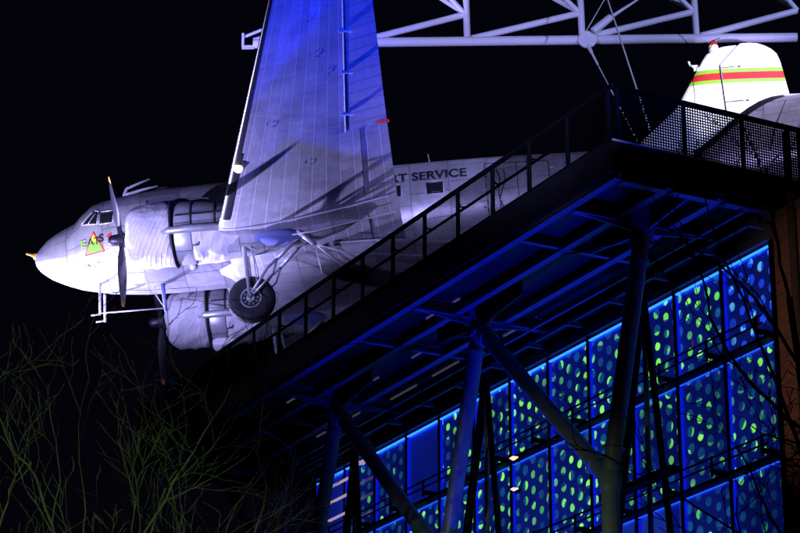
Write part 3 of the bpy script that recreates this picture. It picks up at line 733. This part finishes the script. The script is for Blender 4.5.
# facade: mullions, windows (> pane, light strips)
U0, DU = 31.27, 1.447; NB = 12
m = WB()
for k in range(NB + 1):
    o = bc(WB().bu(U0 + DU * k - .035, U0 + DU * k + .035, 23.885, 24.02, 0, 16.6), 'mullion', M['dsteel'])
rows = [(14.94, 16.52), (12.87, 14.80), (10.8, 12.73), (8.7, 10.66), (6.6, 8.56), (4.5, 6.46), (2.4, 4.36), (.3, 2.26)]
rs = random.Random(11)
for k in range(NB):
    a, b = U0 + DU * k + .06, U0 + DU * (k + 1) - .06
    for r_, (z0, z1) in enumerate(rows):
        if r_ <= 1:
            mt = 'pane'
            if r_ == 0 and k == 0: mt = 'pane_blue'
            if r_ == 0 and k == 8: mt = 'pane_plain'
            if r_ == 0 and k in (9, 10): mt = 'pane_few'
            if r_ == 0 and k == 11: mt = 'pane_plain'
            if r_ == 1 and k >= 9: mt = 'pane_few'
        else: mt = 'pane_plain' if r_ > 2 or k not in (0, 1) else 'pane_few'
        fr = WB().bu(a - .012, b + .012, 23.93, 23.97, z0 - .06, z0 - .005).bu(a - .012, b + .012, 23.93, 23.97, z1 + .03, z1 + .06).bu(a - .012, a, 23.93, 23.97, z0 - .005, z1 + .03).bu(b, b + .012, 23.93, 23.97, z0 - .005, z1 + .03)
        wn = bc(fr, 'facade_window', M['dsteel'])
        q = [P(a, 23.95, z0), P(b, 23.95, z0), P(b, 23.95, z1), P(a, 23.95, z1)]; off = rs.uniform(0, .29); ov = rs.uniform(0, .31)
        pm = WB().add(q, [(0, 1, 2, 3)], [(off, z0 + ov), (off + b - a, z0 + ov), (off + b - a, z1 + ov), (off, z1 + ov)])
        bc(pm, 'pane', M[mt], wn)
        if r_ <= 3:
            bc(WB().bu(a, b, 23.90, 23.935, z1 - .002, z1 + .012) if r_ else WB().bu(a, b, 23.89, 23.935, z1 - .012, z1 + .014), 'light_strip', M['led'] if r_ == 0 else M['led_dim'], wn)
            bc(WB().bu(b - .028, b, 23.895, 23.94, z0 + .01, z1 - .03), 'side_light', M['led_side'], wn)
# walkways hung outside each floor
for z in (14.85, 12.78, 10.7, 8.6):
    m = WB().bu(31.2, 48.6, 23.70, 23.90, z - .035, z + .025); wk = bc(m, 'walkway', M['dsteel'])
    for zz in (.16, .30): bc(WB().tube([P(31.1, 23.52, z + zz), P(48.7, 23.52, z + zz)], .018, 6), 'handrail', M['dsteel'], wk)
    for k in range(NB + 1): bc(WB().box(P(U0 + DU * k, 23.66, z + .06), .05, .32, .09, AX).box(P(U0 + DU * k, 23.52, z + .15), .035, .035, .36, AX), 'bracket', M['dsteel'], wk)
# far glazed corner; the lit stair flights are painted as glowing bars
for u_, n_, t_ in ((48.58, 23.22, 16.5), (48.58, 23.47, 16.5), (48.13, 23.12, 16.4), (47.63, 23.12, 16.4)): bc(WB().bu(u_ - .03, u_ + .03, n_ - .025, n_ + .025, 0, t_), 'corner_post', M['dsteel'])
bc(WB().bu(45.0, 48.7, 23.05, 23.12, 16.42, 16.52), 'corner_rail', M['beam'])
for z in (16.18, 15.82, 15.42): bc(WB().bu(46.35, 47.6, 23.70, 23.76, z - .018, z + .018), 'glowing_stair_bar', M['pinkbar'])
bc(WB().tube([P(45.9, 23.72, 16.35), P(46.5, 23.72, 16.45)], .05, 6), 'glowing_stair_bar', M['pinkbar'])
for z, s in ((14.74, 1.), (14.12, .8)):  # warm lights in the glass, added as glowing shapes outside it
    c = P(39.25, 23.62, z); lb = bc(WB().box(c + Vector((0, .06, 0)), .12, .12, .08), 'added_lamp_box', M['dsteel'])
    bc(WB().tube([P(39.30 + .10 * s, 23.55, z + .03 * s), P(39.28, 23.55, z), P(39.16 - .05 * s, 23.55, z - .02)], [.012, .045 * s, .015], 10), 'added_lamp_glow', M['warm'], lb)

# ---- railings
def railing(name, label, pts, posts, lat, inner):
    o0 = P(*pts[0]); r = empty(name, o0, label, 'railing'); cc = lambda mb, nm, mt, pa=r, sm=False: child(mb, nm, mt, pa, o0, sm)
    return r, cc
ZR0, ZR1 = 17.73, 18.70
r1, c1 = railing('terrace_railing', 'long black steel railing with wire infill, crossing in front of the fuselage', [(UE, 20.62, ZR0)], None, 0, 0)
c1(WB().bu(UE, UW, 20.60, 20.66, ZR1 - .06, ZR1 + .01), 'top_rail', M['dsteel'])
c1(WB().tube([P(UE + .1, 20.86, 18.42), P(UW, 20.86, 18.42)], .028, 8), 'handrail', M['dsteel'])
for k in range(17):
    u_ = UE + .17 + k * 1.262
    if u_ > UW: break
    m = WB().bu(u_ - .035, u_ + .035, 20.60, 20.65, 17.6, ZR1 - .06); po = c1(m, 'post', M['dsteel'])
    c1(WB().tube([P(u_, 20.65, 18.36), P(u_, 20.74, 18.36), P(u_, 20.86, 18.40)], .016, 6).tube([P(u_, 20.65, 18.36), P(u_, 20.66, 18.36)], .05, 10), 'rail_bracket', M['dsteel'], po)
for k in range(16):
    a = UE + .17 + k * 1.262 + .04; b = min(UW, a + 1.262 - .08); m = WB()
    if a > UW - .3: break
    x = a
    while x < b: m.bu(x - .0016, x + .0016, 20.622, 20.629, ZR0 + .02, ZR1 - .07); x += .026
    z = ZR0 + .04
    while z < ZR1 - .08: m.bu(a, b, 20.6295, 20.6355, z - .0016, z + .0016); z += .026
    c1(m, 'mesh_panel', M['wire'])
r2, c2 = railing('perforated_railing', 'black perforated metal railing across the terrace end in front of the white tail fin', [(UE, 20.62, ZR0)], None, 0, 0)
ZP0, ZP1 = 17.70, 18.66
c2(WB().bu(UE + .0, UE + .06, 20.68, 27.2, ZP1 - .02, ZP1 + .045), 'top_rail', M['wire'])
pn = [20.86, 22.06, 23.26, 24.46, 25.66, 26.86]
for n_ in [20.72] + pn[1:]: c2(WB().bu(UE + .0, UE + .06, n_ - .03, n_ + .03, 17.6, ZP1 - .02), 'post', M['dsteel'])
for a, b in zip([20.78] + pn[1:], pn[1:]):
    m = WB(); x = a + .035; 
    while x < b - .03: m.bu(UE + .028, UE + .033, x - .0115, x + .0115, ZP0, ZP1 - .02); x += .051
    z = ZP0
    while z < ZP1 - .02: m.bu(UE + .0335, UE + .0385, a + .03, b - .03, z - .0115, z + .0115); z += .051
    c2(m, 'perforated_panel', M['wire'])

# ---- forked tubular columns under the terrace and slim trestles by the glass
def cyl(name, p0, p1, r, mat, par, org, n=24):
    m = MB().tube([p0, p1], r, n); m.v = [tuple(Vector(v) - Vector(org)) for v in m.v]
    return m.build(name, mat, par, 40)
NODES = [(33.85, 12.8), (39.6, 12.6), (45.6, 12.6)]
LB = ['thick forked steel column nearest the brick wall, in front of the right-hand glass panels', 'thick forked steel column in the middle of the terrace, its fork meeting near the lower edge', 'thick forked steel column at the dark far end of the terrace behind the bare trees']
for i, (un, zn) in enumerate(NODES):
    o = P(un, 22.2, 0); c = empty('forked_column', o, LB[i], 'column', 'forked columns carrying the terrace')
    cyl('post', P(un, 22.2, 0), P(un, 22.2, zn), .155, M['tube'], c, o)
    cyl('upright_strut', P(un, 22.2, zn), P(HEADS[i], 22.2, 16.85), .15, M['tube'], c, o)
    cyl('raking_strut', P(un, 22.2, zn), P(HEADS[i + 1], 22.2, 16.85), .15, M['tube'], c, o)
    for e in (P(HEADS[i], 22.2, 16.85), P(HEADS[i + 1], 22.2, 16.85)):
        b0 = P(un, 22.2, zn); d = (e - b0).normalized()
        for q in (b0 + d * .55, e - d * .45): cyl('flange', q - d * .025, q + d * .025, .19, M['tube'], c, o)
        cyl('pin_joint', e - d * .12 - dn * .2, e - d * .12 + dn * .2, .07, M['beam'], c, o)
    m = MB().lathe([(-.2, .17), (0, .21), (.2, .17)], P(un, 22.2, zn) - o, 'z', 20); m.build('node_collar', M['tube'], c, 40)
LB2 = ['slim black steel trestle standing close to the right-hand dotted glass panels', 'slim black steel trestle close to the glass behind the middle forked column', 'slim black steel trestle by the far lit stair corner of the glass']
for i, (ua, a, b) in enumerate(((34.25, -.95, .45), (39.85, -1.0, .45), (45.5, -.75, .4))):
    o = P(ua, 23.3, 0); c = empty('steel_trestle', o, LB2[i], 'trestle', 'slim trestles beside the glass facade'); m = MB()
    cyl('near_leg', P(ua, 23.3, 16.55), P(ua + a * -1.4, 23.3, 11.4), .085, M['dsteel'], c, o, 14)
    cyl('far_leg', P(ua, 23.3, 16.55), P(ua + b * -1.4, 23.3, 11.4), .06, M['dsteel'], c, o, 14)
    cyl('middle_rod', P(ua, 23.3, 16.55), P(ua + .1, 23.3, 0), .05, M['tube'], c, o, 12)
    child(WB().bu(ua - .75, ua + 1.5, 23.2, 23.4, 13.0, 13.12), 'cross_tie', M['dsteel'], c, o); child(WB().bu(ua - .7, ua + 1.4, 23.22, 23.38, 11.3, 11.42), 'cross_tie', M['dsteel'], c, o)
    for s in (a, b): cyl('lower_leg', P(ua + s * -1.4, 23.3, 11.4), P(ua + s * -1.4, 23.3, 0), .07, M['dsteel'], c, o, 12)

# ---- brick block at the right
o = P(29, 24, 0); bk = empty('brick_building', o, 'dark red brick wall of the older building at the right edge below the terrace', 'building')
m = WB(); wallq(m, 31.17, 22.0, 23.90, 23.90, 0, 16.9); wallq(m, 31.17, 31.17, 23.90, 34, 0, 16.9); wallq(m, 22., 22., 23.90, 34, 0, 16.9); child(m, 'wall', M['brick'], bk, o)
child(WB().bu(22, 31.17, 23.84, 34, 16.905, 17.02), 'coping', M['concrete'], bk, o)
child(WB().tube([P(30.52, 23.80, 0), P(30.52, 23.80, 18.3)], .07, 10), 'downpipe', M['darkbark'], bk, o)

# ================================================================== TRUSS
def ray(px, py):
    X = (px - 400) / 2450; Y = (266.5 - py) / 2450; c, s = math.cos(R(20.5)), math.sin(R(20.5)); return Vector((X, c - s * Y, s + c * Y))
CP = Vector((0, 0, 1.6))
r_ = ray(240, 44); T0 = CP + r_ * (58.5 / r_.y); r_ = ray(797, 37.6); T1 = CP + r_ * ((T0.z - 1.6) / r_.z)
tx = (T1 - T0).normalized(); ty = Vector((-tx.y, tx.x, 0)); TL = (T1 - T0).length
tr = empty('roof_truss', T0, 'pale tubular steel lattice girder floodlit lavender, spanning above the aeroplane', 'truss')
tp = lambda s, d, h: tx * s + ty * d + dz * h
kx = TL / 557.
MB().tube([tp(.35, 0, 0), tp(TL, 0, 0)], .125, 18).build('bottom_chord', M['truss'], tr, 40)
H = 2.6
for d in (-.9, .9): MB().tube([tp(.3, d, H), tp(TL + .4, d, H)], .10, 14).build('top_chord', M['truss'], tr, 40)
nodes = [(x - 240) * kx for x in (249, 362, 468, 583, 697, 800)]
for i, s in enumerate(nodes[:-1]):
    if i: MB().tube([tp(s, 0, .1), tp(s - .05, 0, H)], .09, 12).build('post', M['truss'], tr, 40)
    e = nodes[i + 1] if i < 4 else TL + .1
    MB().tube([tp(s + .12, 0, .08), tp(e - .06, 0, .78)], .088, 12).build('diagonal', M['truss'], tr, 40)
    for d in (-.9, .9): MB().tube([tp(e - .05, 0, .80), tp(s + .9, d, H)], .065, 10).build('upper_brace', M['truss'], tr, 40)
    MB().tube([tp(s, -.9, H), tp(s, .9, H)], .06, 10).build('cross_tie', M['truss'], tr, 40)
m = MB().box(tp(.08, 0, .08), .06, .16, .40, (tx, ty, dz)).box(tp(.22, 0, -.10), .3, .14, .05, (tx, ty, dz)).tube([tp(.1, 0, .2), tp(.6, 0, .42)], .04, 8); m.build('end_plate', M['truss'], tr)
gs = (588 - 240) * kx
gp = MB(); gp.lathe([(-.03, .24), (.03, .24)], Vector((0, 0, 0)), 'y', 28); gp.v = [tuple(tx * v[0] + ty * (v[1] - .14) + dz * v[2] + tp(gs, 0, -.06)) for v in gp.v]
gp.build('gusset_disc', M['truss'], tr, 40)
m = MB().tube([tp(gs + .15, -.2, .15), tp(gs + .62, -.22, .55)], [.11, .10], 12).tube([tp(gs + .62, -.22, .55), tp(gs + 1.25, -.3, .95), tp(gs + 2.4, -.5, 1.75)], [.05, .03, .03], 8)
m.build('tension_anchor', M['truss'], tr, 40)
MB().tube([tp(gs - .1, -.05, .1), tp(gs + .95, -.3, 1.9)], .012, 6).build('thin_stay', M['cable'], tr)
# hanging rods
def at(px, py, Y): r = ray(px, py); return CP + r * (Y / r.y)
g0 = tp(gs, -.15, -.22) + T0; e0 = at(652, 170, 57.0)
o = MB(); d = (e0 - g0)
o.tube([(0, 0, 0), d * .06], .05, 8).tube([d * .06, d * .16], .03, 8).tube([d * .16, d], .014, 6).tube([d * .34, d * .40], .022, 6)
o = o.build('hanger_rod', M['cable']); o.location = g0; tag(o, 'thin steel hanger rod dropping from the round gusset disc of the truss', 'rod')
a0 = at(598, -30, 56.5); b0 = at(655, 146, 54.0)
o = MB().tube([(0, 0, 0), b0 - a0], .022, 8).build('stay_cable', M['cable']); o.location = a0; tag(o, 'bright white stay cable slanting across the truss down to the perforated railing', 'cable')

# ================================================================== TREES
def grow(m, p, d, L, r, lev, rs, mx, zmax, up, spread, kidn):
    n = 5 + int(L * 2.5); pts = [p]; rad = [r]; cand = []
    for i in range(n):
        j_ = (.17, .19, .17, .15)[lev]; d = (d + Vector((rs.gauss(0, j_), rs.gauss(0, j_), rs.gauss(0, j_ * .7) + up * .25))).normalized()
        if p.z > zmax: d.z *= .2; d.normalize()
        p = p + d * (L / n); pts.append(p); rad.append(max(.0045, r * (1 - .75 * (i + 1) / n)))
        if i >= 1: cand.append((p, d, rad[-1], i / n))
        if p.z > zmax + .15:
            rad[-1] = .004; rad[-2] = min(rad[-2], .008); break
    m.tube(pts, rad, 7 if lev < 2 else 5, False)
    if lev >= mx: return
    rs.shuffle(cand)
    for q, dd, rr, k in cand[:kidn[lev]]:
        a = dd.orthogonal().normalized(); a.rotate(Matrix.Rotation(rs.uniform(0, 6.283), 3, dd))
        nd = (dd * (1 - spread * .4) + a * spread * rs.uniform(.6, 1.2) + Vector((0, 0, up))).normalized()
        grow(m, q, nd, L * rs.uniform(.38, .62) * (1.1 - .4 * k), max(.006, rr * .55), lev + 1, rs, mx, zmax, up, spread, kidn)
def tree(x, y, ht, seed, label, group, mat, r0=.14, lean=(0, 0), spread=.6, trunk=.66, limbs=5, az0=None, az_sd=.5, el=(35, 75), up=.12, LS=1., kidn=(4, 3, 3), zlow=.55):
    rs = random.Random(seed); t = empty('bare_tree', (x, y, 0), label, 'tree', group)
    top = ht * trunk; pts = []; rad = []
    for i in range(9):
        k = i / 8; pts.append(Vector((lean[0] * k + rs.gauss(0, .06), lean[1] * k + rs.gauss(0, .06), top * k))); rad.append(r0 * (1 - .55 * k))
    MB().tube(pts, rad, 12).build('trunk', mat, t, True)
    m = MB()
    for i in range(limbs):
        k = zlow + (1 - zlow) * (i + rs.random() * .5) / limbs if i < limbs - 1 else .999; j = k * 8; a = int(min(7, j)); p = pts[a].lerp(pts[a + 1], j - a)
        az = rs.uniform(0, 6.283) if az0 is None else az0 + rs.gauss(0, az_sd)
        e = R(rs.uniform(*el))
        d = Vector((math.cos(az) * math.cos(e), math.sin(az) * math.cos(e), math.sin(e)))
        grow(m, p, d, (ht - p.z) * rs.uniform(.7, 1.05) * LS, rad[a] * .55, 0, rs, len(kidn), ht, up, spread, kidn)
    m.build('branches', mat, t, True)
    return t
GL = 'bare trees at the left lit green from below'
tree(-6.7, 37.5, 14.3, 3, 'bare tree at the far left edge with a curving green-lit limb', GL, M['bark'], .12, (.3, 0), .62, .64, 4, el=(45, 80), kidn=(5, 4, 3))
tree(-5.8, 38.5, 14.9, 8, 'tallest bare tree below the aircraft nose, twigs reaching highest', GL, M['bark'], .12, (.1, 0), .62, .64, 4, el=(45, 80), kidn=(5, 4, 3))
tree(-4.8, 37.8, 14.4, 21, 'bare tree with slender upright shoots below the pitot masts', GL, M['bark'], .11, (.2, 0), .62, .64, 4, el=(45, 80), kidn=(5, 4, 3))
tree(-3.8, 36.5, 12.7, 5, 'low bare tree whose twigs lean across the dark end of the terrace', GL, M['bark'], .08, (.4, .2), .6, .7, 3, kidn=(4, 3, 2))
GR = 'dark bare trees at the right in front of the glass'
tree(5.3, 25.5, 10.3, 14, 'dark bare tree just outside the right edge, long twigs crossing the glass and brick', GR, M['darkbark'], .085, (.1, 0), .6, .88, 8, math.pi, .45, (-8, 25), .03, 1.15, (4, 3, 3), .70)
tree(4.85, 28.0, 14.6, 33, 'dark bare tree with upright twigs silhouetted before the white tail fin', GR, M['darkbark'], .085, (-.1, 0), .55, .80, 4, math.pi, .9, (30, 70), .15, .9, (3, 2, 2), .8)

# ================================================================== LIGHT
w = bpy.data.worlds.new('World'); scn.world = w; w.use_nodes = True; nt = w.node_tree
sk = nt.nodes.new('ShaderNodeTexSky'); sk.sky_type = 'NISHITA'; sk.sun_disc = False; sk.sun_elevation = R(-1.5); sk.sun_rotation = R(200)
bg = nt.nodes['Background']; bg.inputs[1].default_value = .008
tn = nt.nodes.new('ShaderNodeMix'); tn.data_type = 'RGBA'; tn.blend_type = 'MULTIPLY'; tn.inputs[0].default_value = 1; tn.inputs[7].default_value = (.55, .45, 1.5, 1)
nt.links.new(sk.outputs[0], tn.inputs[6]); nt.links.new(tn.outputs[2], bg.inputs[0])
sl = bpy.data.lights.new('moon', 'SUN'); sl.energy = .004; sl.angle = R(.5); sl.color = (.75, .8, 1); so = bpy.data.objects.new('moon', sl); col.objects.link(so); so.rotation_euler = (R(60), 0, R(200))
def spot(name, loc, tgt, power, colr, cone, blend=.5, size=.15):
    l = bpy.data.lights.new(name, 'SPOT'); l.energy = power; l.color = colr; l.spot_size = R(cone); l.spot_blend = blend; l.shadow_soft_size = size
    o = bpy.data.objects.new(name, l); col.objects.link(o); o.location = loc; o.rotation_euler = (Vector(tgt) - Vector(loc)).to_track_quat('-Z', 'Y').to_euler(); return o
pw = lambda x, y, z: plane.matrix_world @ Vector((x, y, z))
LAV = (.78, .74, 1.); WH = (1., .96, 1.)
LAV = (.42, .385, 1.)
spot('floodlight_nose', (-16, 43, .6), pw(1.5, -.5, -.9), 62000, (.93, .88, 1.), 8.5, 1.)
spot('floodlight_side', (-34, 24, 4.), pw(4.4, -1, 1.2), 105000, LAV, 13.5, .5)
spot('floodlight_belly', (-22, 38, .5), pw(3.8, -1, .9), 72000, LAV, 13.5, .35)
spot('floodlight_front', pw(-6.2, 5.0, -6.2), pw(6.8, -5.6, 1.8), 72000, (.44, .40, .95), 37, .8, .07)
spot('floodlight_blue', (13, 18, 12.), pw(10.4, -12.0, .2), 125000, (.006, .032, 1.), 17, 1.)
spot('floodlight_tail', (14, 24, 20), pw(17.9, 0, 2.5), 52000, (1, .97, 1.), 6.2, .3)
spot('floodlight_fuselage', (2, 12, 10.5), pw(11.0, -1, .4), 95000, LAV, 9.5, 1.)
spot('floodlight_truss', (16, 40, 29.3), T0 + tx * 8. + dz * .8, 12500, (.40, .44, 1.), 50, .6)
spot('floodlight_terrace_blue', P(36.5, 23.05, 1), P(36.5, 22.0, 17), 16500, (.002, .008, 1.), 62, 1., .4)
spot('floodlight_trees_green', (-2.4, 30, .3), (-6.3, 38, 12.6), 2300, (.60, 1., .34), 40, .8)
spot('city_glow_brick', (-2, 20, 6), P(29.4, 23.9, 14.2), 4800, (1., .62, .45), 15, .8)  # spot added to stand in for ambient city light on the brick
spot('floodlight_columns', (-14, 20, 1), P(37, 22.5, 9.4), 6500, (.86, 1., .84), 23, .7)
spot('added_spot_stabiliser', (10, 38, 19), pw(18.7, -2.4, .7), 26000, (.50, .42, 1.), 13, .6)  # unseen spot added to brighten the stabiliser underside

# ------------------------------------------------------------------ view
scn.view_settings.view_transform = 'Standard'; scn.view_settings.look = 'None'; scn.view_settings.exposure = 0; scn.view_settings.gamma = 1
scn.view_settings.use_curve_mapping = False
scn.cycles.max_bounces = 5; scn.cycles.diffuse_bounces = 2; scn.cycles.glossy_bounces = 2
